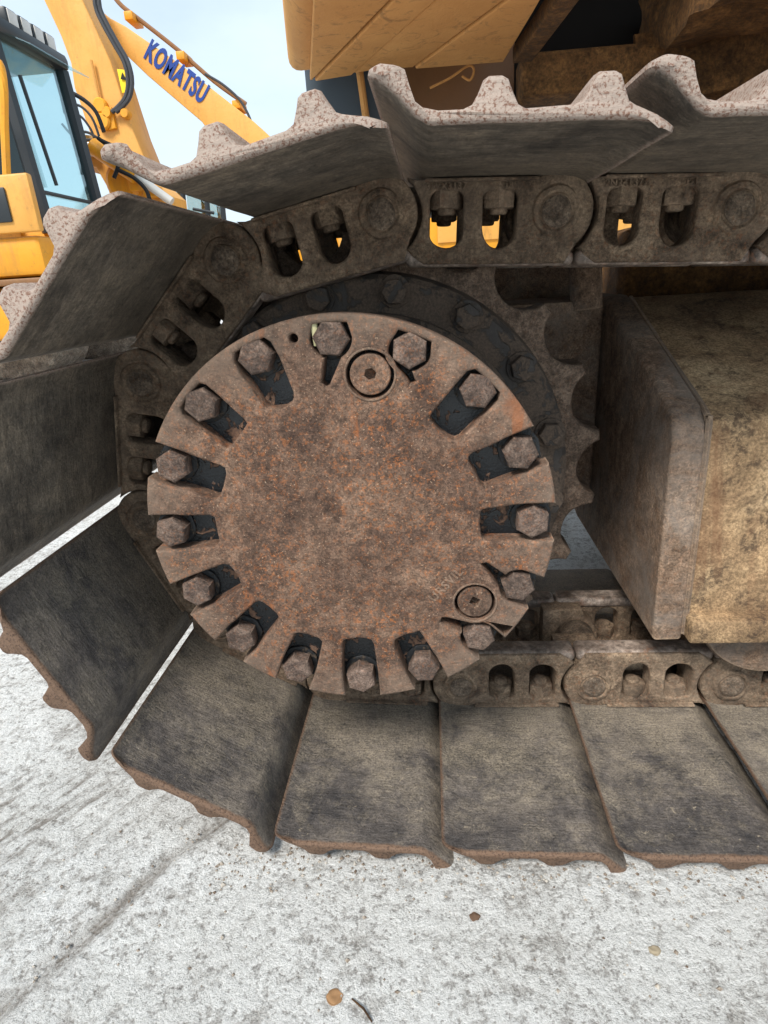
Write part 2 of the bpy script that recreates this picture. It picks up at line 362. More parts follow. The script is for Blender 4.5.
def smooth_path(pts, n=6):
    pts = [Vector(p) for p in pts]; out_ = []
    for i in range(len(pts) - 1):
        p0, p1, p2, p3 = pts[max(i - 1, 0)], pts[i], pts[i + 1], pts[min(i + 2, len(pts) - 1)]
        for k in range(n):
            t = k / n
            out_.append(0.5 * ((2 * p1) + (p2 - p0) * t + (2 * p0 - 5 * p1 + 4 * p2 - p3) * t * t + (3 * p1 - p0 - 3 * p2 + p3) * t ** 3))
    return out_ + [pts[-1]]
def rough_up(me, amp, scale):
    for v in me.vertices:
        n = mnoise.noise_vector(v.co * scale); v.co += n * amp
    return me
def join(*mes):
    bm = bmesh.new()
    for me in mes: bm.from_mesh(me)
    me = bpy.data.meshes.new('m'); bm.to_mesh(me); bm.free(); return me
def text_mesh(s, size, depth, bold=0.0, align='CENTER', res=3):
    cu = bpy.data.curves.new('tmp', 'FONT'); cu.body = s; cu.size = size; cu.extrude = depth / 2; cu.offset = bold
    cu.space_character = 1.12; cu.align_x = align; cu.align_y = 'CENTER'; cu.resolution_u = res
    o = bpy.data.objects.new('tmp', cu); COL.objects.link(o)
    me = bpy.data.meshes.new_from_object(o.evaluated_get(bpy.context.evaluated_depsgraph_get()))
    bpy.data.objects.remove(o); bpy.data.curves.remove(cu); me.materials.clear(); return me

# ------------------------------------------------------------------ measures
P = 0.2; R = 0.3328; STEP = 2 * PI / 10.5
DL = -0.0839; A0 = -PI / 2 + DL / R
NEAR, FAR = -0.262, 0.462                      # shoe ends
GZ = -R - 0.0620                                # ground level
CY = 0.1                                       # middle of the chain

# ------------------------------------------------------------------ ground
def axis(lo, hi, step, far):
    a = []; x = lo
    while x <= hi + 1e-9: a.append(x); x += step
    s = step; l = lo; h = hi; L = []; H = []
    while l > -far:
        s *= 1.45; l -= s; h += s; L.append(l); H.append(h)
    return L[::-1] + a + H
xs = axis(-0.95, 0.80, 0.0042, 900); ys = axis(-0.58, 0.32, 0.0042, 900)
def groove(x, y):
    # a shallow trowel ridge running diagonally at the left
    t = ((x + 0.20) * 0.80 - (y + 0.30) * -0.0) ; d = (x + 0.315) - (y + 0.36) * 0.62
    d *= 0.85
    return d + 0.012 * mnoise.noise(Vector((x * 9, y * 9, 0)))
verts = []; gr = []; sides = []
for y in ys:
    for x in xs:
        z = GZ; g = 0.0; side = 0.0
        if -1.3 < x < 1.2 and -0.8 < y < 0.9:
            p = Vector((x, y, 0))
            n1 = mnoise.fractal(p * 20, 0.9, 2.1, 3); n2 = mnoise.noise(p * 62 + Vector((5, 0, 0)))
            d = groove(x, y)
            g = math.exp(-(d / 0.012) ** 2) * (0.75 + 0.6 * mnoise.noise(p * 22))
            side = max(0, min(1, -d * 5)) * max(0, min(1, (d + 0.5) * 4))          # rougher, streaky patch left of the ridge
            st = mnoise.noise(Vector((d * 70, (x * 0.6 + y) * 16, 1)))
            g = min(1.0, 1.2 * max(0, g) + 0.9 * side * max(0, st - 0.0))
            z += 0.0013 * n1 + 0.0005 * n2 - 0.005 * g + 0.002 * side * st + 0.004 * math.exp(-((d - 0.03) / 0.02) ** 2)
        verts.append((x, y, z)); gr.append(g); sides.append(side)
nx = len(xs); faces = [(j * nx + i, j * nx + i + 1, (j + 1) * nx + i + 1, (j + 1) * nx + i) for j in range(len(ys) - 1) for i in range(nx - 1)]
me = bpy.data.meshes.new('ground'); me.from_pydata(verts, [], faces)
at = me.attributes.new('groove', 'FLOAT', 'POINT'); at.data.foreach_set('value', gr)
at = me.attributes.new('side', 'FLOAT', 'POINT'); at.data.foreach_set('value', sides)
finish(me, 'ground', 180); g_ = link_obj('ground', me); g_['kind'] = 'structure'

# ------------------------------------------------------------------ the excavator in front
EX = empty('excavator', (0.6, CY, GZ), 'tracked excavator in close-up, showing its rusty final drive, wide shoes and track chain', 'excavator')
EXI = Matrix.Translation((-0.6, -CY, -GZ))
def part(name, me, mat, parent=EX, mw=None, ang=35, label=None):
    finish(me, mat, ang)
    o = bpy.data.objects.new(name, me); COL.objects.link(o); o.parent = parent
    if parent is EX: o.matrix_local = EXI @ (mw or Matrix.Identity(4))
    elif mw is not None: o.matrix_local = mw
    if label: o['label'] = label
    return o

# ---- chain path: pins from the upper right over the sprocket to the lower right
TSL = -0.0513
def circ(k): a = A0 + k * STEP; return Vector((R * math.cos(a), R * math.sin(a)))
pins = [circ(-5) + Vector((k * P * math.cos(TSL), k * P * math.sin(TSL))) for k in range(5, 0, -1)]
pins += [circ(k) for k in range(-5, 1)]
pins += [Vector((DL + k * P, -R)) for k in range(1, 7)]
def frame_at(i, y=0.0):
    a, b = pins[i], pins[i + 1]; t = (b - a).normalized(); n = Vector((t.y, -t.x))      # t along, n outward (to the shoe)
    # local X = along, Y = depth, Z = outward
    return Matrix(((t.x, 0, n.x, a.x), (0, 1, 0, y), (t.y, 0, n.y, a.y), (0, 0, 0, 1)))

# ---- link: local x = s along, z = h outward, y depth from the outer face
def SH(y0): return Matrix(((1, 0, 0, 0), (0, 0, 1, y0), (0, 1, 0, 0), (0, 0, 0, 1)))
HS = 0.036
def make_link():
    A = []
    A += [(-0.014, -0.055)]
    A += [(0.150, -0.055), (0.163, -0.046)]
    A += arc(P, 0, 0.0475, 232, 128, 10)                           # hollow end round the next boss
    A += [(0.160, HS - 0.001), (0.030, HS - 0.001)]
    A += arc(0, 0, 0.0425, 62, 232, 16)
    def win(s0, s1):
        w = s1 - s0; c = (s0 + s1) / 2; q = 0.009
        return arc(s0 + q, 0.023 - q, q, 180, 90, 4) + arc(s1 - q, 0.023 - q, q, 90, 0, 4) + [(s1, -0.016)] + arc(c, -0.018, w / 2, 0, -180, 12) + [(s0, -0.016)]
    w1, w2 = win(0.043, 0.083), win(0.105, 0.144)
    a = tr(plate(A, [w1, w2], 0.036, 0.0035), SH(0.0))
    B = [(0.147, -0.052), (P + 0.012, -0.052)] + arc(P, 0, 0.040, -60, 75, 14) + [(P - 0.005, 0.032), (0.147, 0.032)]
    b = tr(plate(B, [], 0.034, 0.003), SH(0.0312))
    rail = box(-0.026, 0.172, 0.003, 0.040, -0.0575, -0.0400, 0.0075, 4)
    rail.materials.append(M['rail']);
    boss = lathe([(0.0, -0.0040), (0.0172, -0.0040), (0.0190, -0.0025), (0.0215, -0.0042), (0.0255, -0.0032), (0.0300, 0.0035)], 36)
    lip = box(0.022, 0.150, -0.008, 0.05, HS - 0.0045, HS - 0.0005, 0.0018, 2)
    foot = []
    me = join(a, b, boss, lip)
    rough_up(me, 0.0014, 42)
    return me, rail
link_me, rail_me = make_link()
finish(link_me, 'link', 40); finish(rail_me, 'rail', 40); rough_up(rail_me, 0.0009, 45)
pin_me = rough_up(lathe([(0.0, -0.0056), (0.006, -0.0058), (0.010, -0.0068), (0.0150, -0.0062), (0.0168, -0.0050), (0.017, 0.03)], 28), 0.0009, 70); finish(pin_me, 'pin')
def hex_bolt(r, h, bev=0.0015):
    """hexagonal head, axis along local z from 0 to h, domed chamfer"""
    return plate(ngon(6, r), [], h, bev, 2)
nut_me = join(hex_bolt(0.0195, 0.03, 0.002), tr(plate(ngon(14, 0.0105), [], 0.012, 0.003), Matrix.Translation((0, 0, -0.006)))); finish(nut_me, 'link')
bush_me = lathe([(0.0, 0.055), (0.033, 0.055), (0.033, 0.145), (0.0, 0.145)], 24); finish(bush_me, 'pin')
MIR = Matrix.Translation((0, 2 * CY, 0)) @ Matrix.Scale(-1, 4, (0, 1, 0))
def mirrored(me):
    m2 = me.copy(); m2.transform(MIR); m2.flip_normals(); return m2
far_link, far_rail, far_pin = mirrored(link_me), mirrored(rail_me), mirrored(pin_me)
links = []
for i in range(len(pins) - 1):
    for row in (0, 1):
        L = part('track_link', far_link if row else link_me, None, EX, frame_at(i))
        part('rail', far_rail if row else rail_me, None, L)
        part('track_pin', far_pin if row else pin_me, None, L)
        for s in (0.063, 0.124):
            y = (2 * CY - 0.019) if row else 0.019
            part('shoe_nut', nut_me, None, L, Matrix.Translation((s, y, HS - 0.031)) @ Matrix.Rotation(random.uniform(0, 1), 4, 'Z'))
        if row == 0: links.append(L)
    part('bushing', bush_me, None, EX, frame_at(i))
# raised casting numbers on the two upper links
def cast_on(i, s, txt, size, parent):
    me = text_mesh(txt, size * 0.74, 0.004, 0.0002, res=2)
    # text x runs towards -s (reads left to right on the upper run), up = outward
    mw = Matrix(((-1, 0, 0, s), (0, 0, 1, -0.0012), (0, 1, 0, 0.0272), (0, 0, 0, 1)))
    me.transform(Matrix.Scale(-1, 4, (0, 0, 1))); 
    part('casting_number', me, 'link', parent, mw)
cast_on(4, 0.125, '3WX3137', 0.0135, links[4]); cast_on(4, 0.055, '18', 0.012, links[4])
cast_on(3, 0.125, '2N24137A', 0.0135, links[3]); cast_on(3, 0.055, 'P-1', 0.012, links[3])

# ---- shoes
def shoe_profile():
    inner = [(-0.0335, 0.0280), (-0.027, 0.0308), (-0.018, 0.0340), (-0.006, 0.0358), (0.006, HS)] + [(0.006 + k * 0.0195, HS) for k in range(1, 8)]
    inner += [(0.146, HS + 0.0008), (0.156, HS + 0.0055), (0.166, HS + 0.0140), (0.176, HS + 0.0225), (0.186, HS + 0.0290)]
    outer = [(0.1905, HS + 0.0325), (0.1895, HS + 0.0365), (0.1850, HS + 0.0385), (0.176, HS + 0.0375), (0.170, HS + 0.0355), (0.165, HS + 0.0260), (0.159, HS + 0.0165), (0.150, HS + 0.0115), (0.138, HS + 0.0095)]
    for c in (0.097, 0.018):
        outer += [(c + 0.023, HS + 0.0095), (c + 0.0165, HS + 0.0120), (c + 0.0115, HS + 0.0225), (c + 0.0085, HS + 0.0300), (c + 0.0045, HS + 0.0325), (c - 0.0045, HS + 0.0325), (c - 0.0085, HS + 0.0300), (c - 0.0115, HS + 0.0225), (c - 0.0165, HS + 0.0115), (c - 0.022, HS + 0.0088)]
    outer += [(-0.012, HS + 0.0060), (-0.022, HS + 0.0025), (-0.029, HS - 0.0010), (-0.0340, HS - 0.0045)]
    return inner, outer
def make_shoe(seed):
    inner, outer = shoe_profile(); prof = inner + outer; n = len(prof); ni = len(inner)
    mid = []
    for s, h in prof: mid.append((s, h))
    # depth stations with rounded ends
    d = [0.0, 0.0012, 0.003, 0.006, 0.010, 0.015, 0.021, 0.03]
    Lw = FAR - NEAR; st = d + [0.03 + (Lw - 0.06) * k / 14 for k in range(1, 14)] + [Lw - x for x in d[::-1]]
    rc = 0.014; bm = bmesh.new(); rings = []; edge = []
    smin, smax = -0.0340, 0.1905; hc = HS + 0.005
    for y in st:
        e = min(y, Lw - y); ins = 0.0
        if e < rc: ins = rc - math.sqrt(max(0, rc * rc - (rc - e) ** 2))
        be = 0.0022 * (1 - min(1, e / 0.003)) ** 2               # softened end edges
        ring = []
        for q, (s, h) in enumerate(prof):
            s2 = s; m = 0.045
            if s > smax - m: s2 = smax - m + (s - smax + m) * (m - ins) / m
            elif s < smin + m: s2 = smin + m - (smin + m - s) * (m - ins) / m
            wv = Vector((s2 * 30 + seed * 7.1, y * 30, h * 30))
            wob = 0.0007 * mnoise.noise(wv) + 0.0012 * mnoise.noise(wv * 0.25)
            isout = q >= ni
            hh = h + (be if not isout else -be) + wob
            grow = 1.0
            if isout and seed >= 9 and s < 0.15 and h > HS + 0.012: hh -= (h - HS - 0.012) * 0.45          # lower run: bars worn short
            if isout and h > HS + 0.012 and s < 0.15 and e < 0.014: hh -= (0.014 - e) * 0.30 * (h - HS - 0.012) / 0.02   # bars taper at the ends
            ring.append(bm.verts.new((s2, NEAR + y + (0.0012 * mnoise.noise(wv * 1.7) if e < 0.03 else 0), hh)))
            se = min(s - smin, smax - s)
            ev = max(1 - e / 0.010 if e < 0.010 else 0, 1 - se / 0.007 if se < 0.007 else 0)
            if isout: ev = max(ev, 0.8 if h > HS + 0.011 else 0.45)
            edge.append(ev * (1.0 if isout or e < 0.004 else 0.85))
        rings.append(ring)
    for a, b in zip(rings, rings[1:]):
        for i in range(n): bm.faces.new((a[i], a[(i + 1) % n], b[(i + 1) % n], b[i]))
    bm.faces.new(rings[0]); bm.faces.new(rings[-1][::-1])
    bmesh.ops.recalc_face_normals(bm, faces=bm.faces)
    me = bpy.data.meshes.new('shoe'); bm.to_mesh(me); bm.free()
    a = me.attributes.new('edge', 'FLOAT', 'POINT'); a.data.foreach_set('value', edge)
    return me
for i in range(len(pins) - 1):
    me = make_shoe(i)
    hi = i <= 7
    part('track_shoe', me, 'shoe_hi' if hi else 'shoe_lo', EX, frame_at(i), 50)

# ---- sprocket, ring and hub
def make_sprocket():
    o = []; rho = 0.043
    for k in range(21):
        a = A0 + k * STEP / 2; c = (R * math.cos(a), R * math.sin(a))
        for j in range(13):
            b = a + PI + math.radians(71 - 142 * j / 12)
            o.append((c[0] + rho * math.cos(b), c[1] + rho * math.sin(b)))
    me = tr(plate(o, [ngon(48, 0.2)], 0.066, 0.005), XZ(CY - 0.033)); return rough_up(me, 0.0012, 30)
SP = part('sprocket', make_sprocket(), 'sprocket')
ring = lathe([(0.19, 0.035), (0.262, 0.035), (0.268, 0.040), (0.272, 0.066)], 72)
RG = part('bolt_ring', ring, 'ring', SP)
rb_me = join(hex_bolt(0.0165, 0.016, 0.002), tr(plate(ngon(20, 0.0205), [], 0.004, 0.001), Matrix.Translation((0, 0, -0.002)))); finish(rb_me, 'ring')
for k in range(16):
    a = math.radians(12.5 + 22.5 * k)
    part('ring_bolt', rb_me, None, SP, Matrix.Translation((0.249 * math.cos(a), 0.034, 0.249 * math.sin(a))) @ Matrix.Rotation(PI / 2, 4, 'X') @ Matrix.Rotation(k * 0.7, 4, 'Z'))
part('drive_hub', lathe([(0.0, -0.135), (0.216, -0.135), (0.216, -0.10), (0.212, -0.098), (0.212, 0.0), (0.222, 0.012), (0.222, 0.05)], 72), 'ring')

# ---- final drive cover
RC = 0.222; YF = -0.18; CX, CZ = -0.009, 0.011; FD = 0.023
def pol(r, a): return (r * math.cos(a), r * math.sin(a))
def make_cover():
    o = []; N = 16
    narrow = {3: (-0.012, 0.168), 4: (0.009, 0.152), 15: (0.011, 0.150), 14: (-0.011, 0.150)}      # pockets squeezed by the two plugs: (sideways shift, inner radius)
    closed = {2, 3, 4, 5, 6}
    holes = []
    for k in range(N):
        a = 2 * PI * k / N; ca, sa = math.cos(a), math.sin(a)
        hb = 0.0212; rb = 0.1990
        rim = RC - 0.0085 if k in closed else RC
        re_ = math.sqrt(rim * rim - hb * hb) - (0.006 if k in closed else 0)
        if k in narrow:
            sh, rin = narrow[k]; hb = 0.0205
            cir = lambda d: (min(rb + hb * math.cos(math.radians(d)), rim - 0.001), hb * math.sin(math.radians(d)))
            loc = [] if k in closed else [(math.sqrt(RC * RC - hb * hb), -hb)]
            loc += [cir(d) for d in range(-90, -156, -13)] + [(rin + 0.004, sh - 0.0045), (rin, sh), (rin + 0.004, sh + 0.0045)] + [cir(d) for d in range(155, 89, -13)]
            loc += [] if k in closed else [(math.sqrt(RC * RC - hb * hb), hb)]
        else:
            hw, rin = 0.0192 + random.uniform(-0.002, 0.002), 0.144 + random.uniform(-0.006, 0.006)
            loc = [(re_, -hb), (0.190, -hb), (0.180, -hb * 0.95), (rin + 0.007, -hw), (rin + 0.002, -hw + 0.002), (rin, -hw + 0.007), (rin - 0.001, 0), (rin, hw - 0.007), (rin + 0.002, hw - 0.002), (rin + 0.007, hw), (0.180, hb * 0.95), (0.190, hb), (re_, hb)]
        pts = []
        for r, t in loc:
            j = (0.0030 if r < 0.16 else 0.0014) * mnoise.noise(Vector((r * 90, t * 90, k * 3.7))); r += (0.0035 if r < 0.16 else 0.0) * mnoise.noise(Vector((t * 150, k * 2.3, 1)))
            pts.append((r * ca - (t + j) * sa, r * sa + (t + j) * ca))
        if k in closed:
            a1 = math.asin(0.017 / rim)
            pts += [pol(rim, a + a1 - 2 * a1 * q / 5) for q in range(6)]
            holes.append(pts)
            b0 = a - math.asin(hb / RC)
            for q in range(6): o.append(pol(RC, b0 + 2 * math.asin(hb / RC) * q / 5))
        else: o += pts
        b0 = a + math.asin(hb / RC); b1 = a + 2 * PI / N - math.asin(hb / RC)
        for q in range(1, 5): o.append(pol(RC + 0.0006 * mnoise.noise(Vector((k, q, 3))), b0 + (b1 - b0) * q / 5))
    plugs = [(0.1665, math.radians(77.5), 0.0238), (0.1660, math.radians(-34.6), 0.0228)]
    holes += [ngon(36, pr, 0, pol(r, a)) for r, a, pr in plugs] + [ngon(12, 0.0045, 0, pol(0.204, math.radians(100.3)))]
    me = tr(plate(o, holes, FD + 0.004, 0.0034, 3), Matrix.Translation((CX, 0, CZ)) @ XZ(YF))
    return me, plugs
cov_me, plugs = make_cover()
CV = part('final_drive_cover', cov_me, 'cover', ang=30)
fl = tr(lathe([(0.0, YF + FD), (0.214, YF + FD), (0.2185, YF + FD + 0.004), (0.2195, YF + 0.050), (0.214, YF + 0.052)], 96), Matrix.Translation((CX, 0, CZ)))
part('cover_flange', fl, 'recess', CV)
wm = tr(plate([(0.0222 * (1 + 0.10 * mnoise.noise(Vector((math.cos(t) * 2, math.sin(t) * 2, 4)))) * math.cos(t), 0.0222 * (1 + 0.10 * mnoise.noise(Vector((math.cos(t) * 2, math.sin(t) * 2, 4)))) * math.sin(t)) for t in [2 * PI * i / 28 for i in range(28)]], [], 0.0035, 0.001), Matrix.Translation((0, 0, 0))); finish(wm, 'grime')
cb_me = join(tr(hex_bolt(0.0184, 0.0205, 0.0034), Matrix.Translation((0, 0, 0.003))))
rough_up(cb_me, 0.0005, 90); finish(cb_me, 'bolt', 28)
for k in range(16):
    a = 2 * PI * k / 16
    p = pol(0.1990 + random.uniform(-0.001, 0.001), a)
    bw = Matrix.Translation((p[0] + CX, YF + FD + 0.0005, p[1] + CZ)) @ Matrix.Rotation(PI / 2, 4, 'X') @ Matrix.Rotation(random.uniform(0, 1.05), 4, 'Z')
    part('cover_bolt', cb_me, None, CV, bw); part('washer', wm, None, CV, bw @ Matrix.Rotation(k * 1.1, 4, 'Z'))
for j, (r, a, pr) in enumerate(plugs):
    p = pol(r, a)
    hole = ngon(4, 0.0068, 0.3) if j else ngon(6, 0.0062, 0.2)
    pm = join(tr(plate(ngon(36, pr - 0.0034), [hole], 0.012, 0.0018), XZ(0)), tr(plate(ngon(8, 0.009), [], 0.002, 0.0004), XZ(0.011)))
    part('fill_plug', pm, 'cover', CV, Matrix.Translation((p[0] + CX, YF + 0.0015, p[1] + CZ)))
    rim = tr(plate(ngon(40, pr + 0.0025), [ngon(40, pr)], 0.004, 0.001), XZ(0))
    part('plug_rim', rim, 'cover', CV, Matrix.Translation((p[0] + CX, YF - 0.0010, p[1] + CZ)))
tm = text_mesh('URSVIL', 0.0145, 0.0016, 0.0002); 
tp = px(446, 585, YF)
tm.transform(Matrix.Translation((tp.x, YF, tp.z)) @ Matrix.Rotation(math.radians(48), 4, 'Y').inverted() @ Matrix.Rotation(PI / 2, 4, 'X'))
part('casting_mark', tm, 'cover', CV)
fk = px(323, 333, YF - 0.002); part('paint_flake', rough_up(box(fk.x - 0.012, fk.x - 0.006, YF + 0.004, YF + 0.009, fk.z - 0.013, fk.z + 0.010, 0.002), 0.003, 90), 'paleflake', CV)

# ---- track frame
X0 = 0.378
def frame_prof(d, ye=0.75):         # (y, z), d = how far the skin stands back from the end plate
    return [(-0.042 + d, -0.225 + d), (-0.034 + d, 0.055), (-0.028 + d, 0.074), (-0.008 + d, 0.092 - d * 0.6), (0.12 + d, 0.140 - d), (0.32, 0.212 - d), (ye, 0.212 - d), (ye, -0.15 + d), (min(0.42, ye - 0.02), -0.225 + d)]
YZX = Matrix(((0, 0, 1, 0), (1, 0, 0, 0), (0, 1, 0, 0), (0, 0, 0, 1)))       # plate XY -> world YZ, depth along +x
TF = part('track_frame', tr(plate(frame_prof(0.006, 0.36), [], 1.8, 0.004), Matrix.Translation((X0 + 0.025, 0, 0)) @ YZX), 'frame')
ep = rough_up(tr(plate(frame_prof(0), [], 0.040, 0.006, 3), Matrix.Translation((X0, 0, 0)) @ YZX), 0.0012, 25)
part('end_plate', ep, 'frame_end', TF, EXI.inverted() @ EXI if False else None)
part('lower_ledge', rough_up(box(X0 + 0.042, 2.1, -0.060, 0.0, -0.222, -0.186, 0.005), 0.001, 20), 'frame', TF)
part('weld_bead', tube(smooth_path([(X0 + 0.042 + 0.001, y - 0.001, z + 0.001) for y, z in frame_prof(0.006)[:6]], 8), 0.0045, 6), 'frame_end', TF)
# rollers
rol = lathe([(0.0, -0.030), (0.06, -0.030), (0.098, -0.026), (0.101, -0.020), (0.100, -0.010), (0.086, -0.006), (0.084, 0.065), (0.084, 0.135), (0.086, 0.206), (0.100, 0.21), (0.101, 0.222), (0.06, 0.23), (0.0, 0.23)], 56)
for k in range(3):
    part('track_roller', rol, 'frame_end', EX, Matrix.Translation((0.545 + 0.36 * k, 0, -R + 0.055 + 0.0865)))
part('carrier_roller', lathe([(0.0, 0.0), (0.06, 0.0), (0.065, 0.01), (0.065, 0.19), (0.06, 0.2), (0, 0.2)], 40), 'sprocket', EX, Matrix.Translation((1.02, 0, 0.30 - 0.12)))

# ---- travel motor, carbody and pipes behind the sprocket
part('travel_motor', join(lathe([(0.0, 0.14), (0.265, 0.14), (0.27, 0.15), (0.27, 0.28), (0.19, 0.31), (0.19, 0.52), (0.0, 0.53)], 40)), 'recess')
mg = px(585, 520, 0.34)
part('motor_guard', rough_up(hexa([(0.20, 0.26, 0.21), (0.376, 0.30, 0.21), (0.376, 0.30, -0.12), (0.24, 0.26, -0.20)], [(0.20, 0.70, 0.21), (0.376, 0.70, 0.21), (0.376, 0.70, -0.17), (0.24, 0.70, -0.19)], 0.01), 0.006, 12), 'frame_end')
part('carbody', box(0.44, 2.6, 0.44, 2.0, -0.06, 0.325, 0.03), 'belly')
part('added_backing_plate', rough_up(box(-0.30, 0.375, 0.46, 0.49, -0.17, 0.30, 0.006), 0.002, 15), 'frame_end')  # added plate, blocks bright sky and ground gaps through the sprocket
part('guard_pipe', tube([(0.345, 0.30, 0.195), (0.335, 0.30, 0.32)], 0.026, 16), 'frame_end')

# ---- upper structure above the track
UZ = 0.66
plan = [(-0.110, 0.29), (-0.119, 0.332), (-0.190, 0.70), (-0.02, 0.675), (0.265, 0.69), (0.287, 0.43), (0.295, 0.33)]
US = part('upper_structure', tr(plate(plan, [], 0.9, 0.035, 4), Matrix.Translation((0, 0, UZ + 0.004))), 'tan', ang=60, label='tan painted rear body overhanging the track')
def clip(poly, p, n):
    o = []
    for a, b in zip(poly, poly[1:] + poly[:1]):
        da = (a[0] - p[0]) * n[0] + (a[1] - p[1]) * n[1]; db = (b[0] - p[0]) * n[0] + (b[1] - p[1]) * n[1]
        if da >= 0: o.append(a)
        if da * db < 0: t = da / (da - db); o.append((a[0] + (b[0] - a[0]) * t, a[1] + (b[1] - a[1]) * t))
    return o
nrm = (0.88, 0.47)
seams = [(0.03, 0.366), (0.095, 0.382), (0.203, 0.409)]
inset = [(x + (0.045 if x < -0.03 else 0) - (0.02 if x > 0.2 else 0), y - (0.02 if y > 0.6 else 0)) for x, y in plan]
for j in range(4):
    poly = inset
    if j > 0: poly = clip(poly, (seams[j - 1][0] + 0.002, seams[j - 1][1] + 0.001), nrm)
    if j < 3: poly = clip(poly, (seams[j][0] - 0.002, seams[j][1] - 0.001), (-nrm[0], -nrm[1]))
    if len(poly) > 2:
        pm = tr(plate(poly, [], 0.012, 0.003), Matrix.Translation((0, 0, UZ - 0.010 - 0.003 * (j % 2))))
        part('underside_panel', pm, 'tan', US)
part('edge_channel', tr(plate([(0.262, 0.66), (0.300, 0.66), (0.335, 0.33), (0.300, 0.33)], [], 0.03, 0.004), Matrix.Translation((0, 0, UZ - 0.02))), 'belly', US)
part('deck', box(0.2, 2.6, 0.38, 2.2, 0.98, 1.5, 0.02), 'dark', US)  # near-black ceiling, the shade of the opening is in its colour
part('bulkhead', box(-0.172, 0.03, 0.78, 0.80, 0.40, 0.95, 0.003), 'blueplate', US)
part('bulkhead', box(0.0, 0.295, 0.90, 0.93, 0.40, 0.98, 0.003), 'brownsteel', US)
part('rear_wall', box(0.29, 2.4, 0.98, 1.0, 0.62, 0.98, 0.003), 'dark', US)  # near-black sheet painting in the darkness of the opening
part('stiffener', tr(tube([(-0.06, 0.765, 0.80), (-0.03, 0.765, 0.45)], 0.008, 8), Matrix.Identity(4)), 'tan', US)
hk = [px(u, v, 0.72) for u, v in [(430, 88), (450, 78), (468, 66), (474, 70), (470, 80), (462, 76)]]
part('pipe_hook', tube(smooth_path(hk, 5), 0.0025, 8), 'tan', US)
part('cross_beam', rough_up(box(0.29, 0.62, 0.74, 0.84, 0.60, 0.68, 0.01), 0.008, 14), 'belly', US)
def sub_box(x0, x1, y0, y1, z0, z1, bev, amp, sc):
    bm = bmesh.new(); bmesh.ops.create_cube(bm, size=1)
    for v in bm.verts: v.co = Vector(((x0 + x1) / 2 + v.co.x * (x1 - x0), (y0 + y1) / 2 + v.co.y * (y1 - y0), (z0 + z1) / 2 + v.co.z * (z1 - z0)))
    bmesh.ops.subdivide_edges(bm, edges=bm.edges[:], cuts=14, use_grid_fill=True)
    me = mesh_of(bm); rough_up(me, amp, sc); return me
part('muddy_frame', sub_box(0.56, 1.6, 0.40, 0.90, 0.66, 0.80, 0.01, 0.035, 9), 'belly', US, ang=80)
part('muddy_frame', sub_box(0.52, 1.6, 0.74, 0.95, 0.58, 0.70, 0.01, 0.03, 11), 'belly', US, ang=80)
part('swing_circle', tr(lathe([(0.0, 0.30), (0.55, 0.30), (0.55, 0.62), (0, 0.62)], 48), Matrix.Translation((1.7, 1.2, 0)) @ Matrix.Rotation(PI / 2, 4, 'X')), 'belly')

# ------------------------------------------------------------------ machines behind
def bg_part(name, me, mat, parent, ang=35, label=None):
    finish(me, mat, ang); o = bpy.data.objects.new(name, me); COL.objects.link(o); o.parent = parent
    o.matrix_local = Matrix.Translation(-parent.location)
    if label: o['label'] = label
    return o
def sub_part(name, me, mat, parent):
    finish(me, mat); o = bpy.data.objects.new(name, me); COL.objects.link(o); o.parent = parent; return o
def xz(pts, y): return [(px(u, v, y).x, px(u, v, y).z) for u, v in pts]
def slab(pts, y, depth, bev, at_y=None): return tr(plate(xz(pts, y), [], depth, bev), XZ(y if at_y is None else at_y))
def track_loop(x0, x1, y0, y1):
    r = 0.34; zc = GZ + r
    o = arc(x0 + r, 0, r, 90, 270, 12) + arc(x1 - r, 0, r, -90, 90, 12)
    return tr(plate(o, [], y1 - y0, 0.03), Matrix.Translation((0, 0, zc)) @ XZ(y0))

# --- excavator with the long boom
Y3 = 9.0
E3 = empty('excavator', (1.2, Y3 + 0.9, GZ), 'yellow excavator with raised boom lettered in blue, arm hanging down, behind the track', 'excavator', 'yellow excavators parked behind')
top = [(99, 9), (108, 17), (125, 26), (180, 64), (253, 121), (300, 165), (350, 215), (372, 245)]
low = [(322, 270), (285, 232), (246, 186), (202, 122), (148, 76), (121, 50), (103, 28), (96, 16)]
bmn = slab(top + low, Y3, 0.62, 0.012); BO = bg_part('boom', bmn, 'yellow2', E3)
lg = text_mesh('KOMATSU', 0.40, 0.01, 0.015, 'LEFT', 4)
p0, p1 = px(147, 49, Y3), px(205, 96, Y3)
wd = max(v.co.x for v in lg.vertices) - min(v.co.x for v in lg.vertices); sc_ = (p1 - p0).length / wd
ex = (p1 - p0).normalized(); ez = Vector((-ex.z, 0, ex.x))
lg.transform(Matrix(((ex.x * sc_, ez.x * 0.88, 0, p0.x), (0, 0, 1, Y3 - 0.006), (ex.z * sc_, ez.z * 0.88, 0, p0.z), (0, 0, 0, 1))))
sub_part('lettering', lg, 'logo', BO)
for off, rr in ((0.10, 0.030), (0.19, 0.022)):
    pp = [px(u, v, Y3 + 0.15 + off) for u, v in [(112, -6), (122, 6), (140, 20), (178, 50), (215, 82), (246, 104)]]
    sub_part('hydraulic_line', tube(smooth_path(pp, 4), rr, 8), 'brownsteel', BO)
sub_part('hose', tube(smooth_path([px(u, v, Y3 + 0.05) for u, v in [(205, 74), (222, 84), (238, 98), (247, 112), (252, 124)]], 5), 0.018, 8), 'grey', BO)
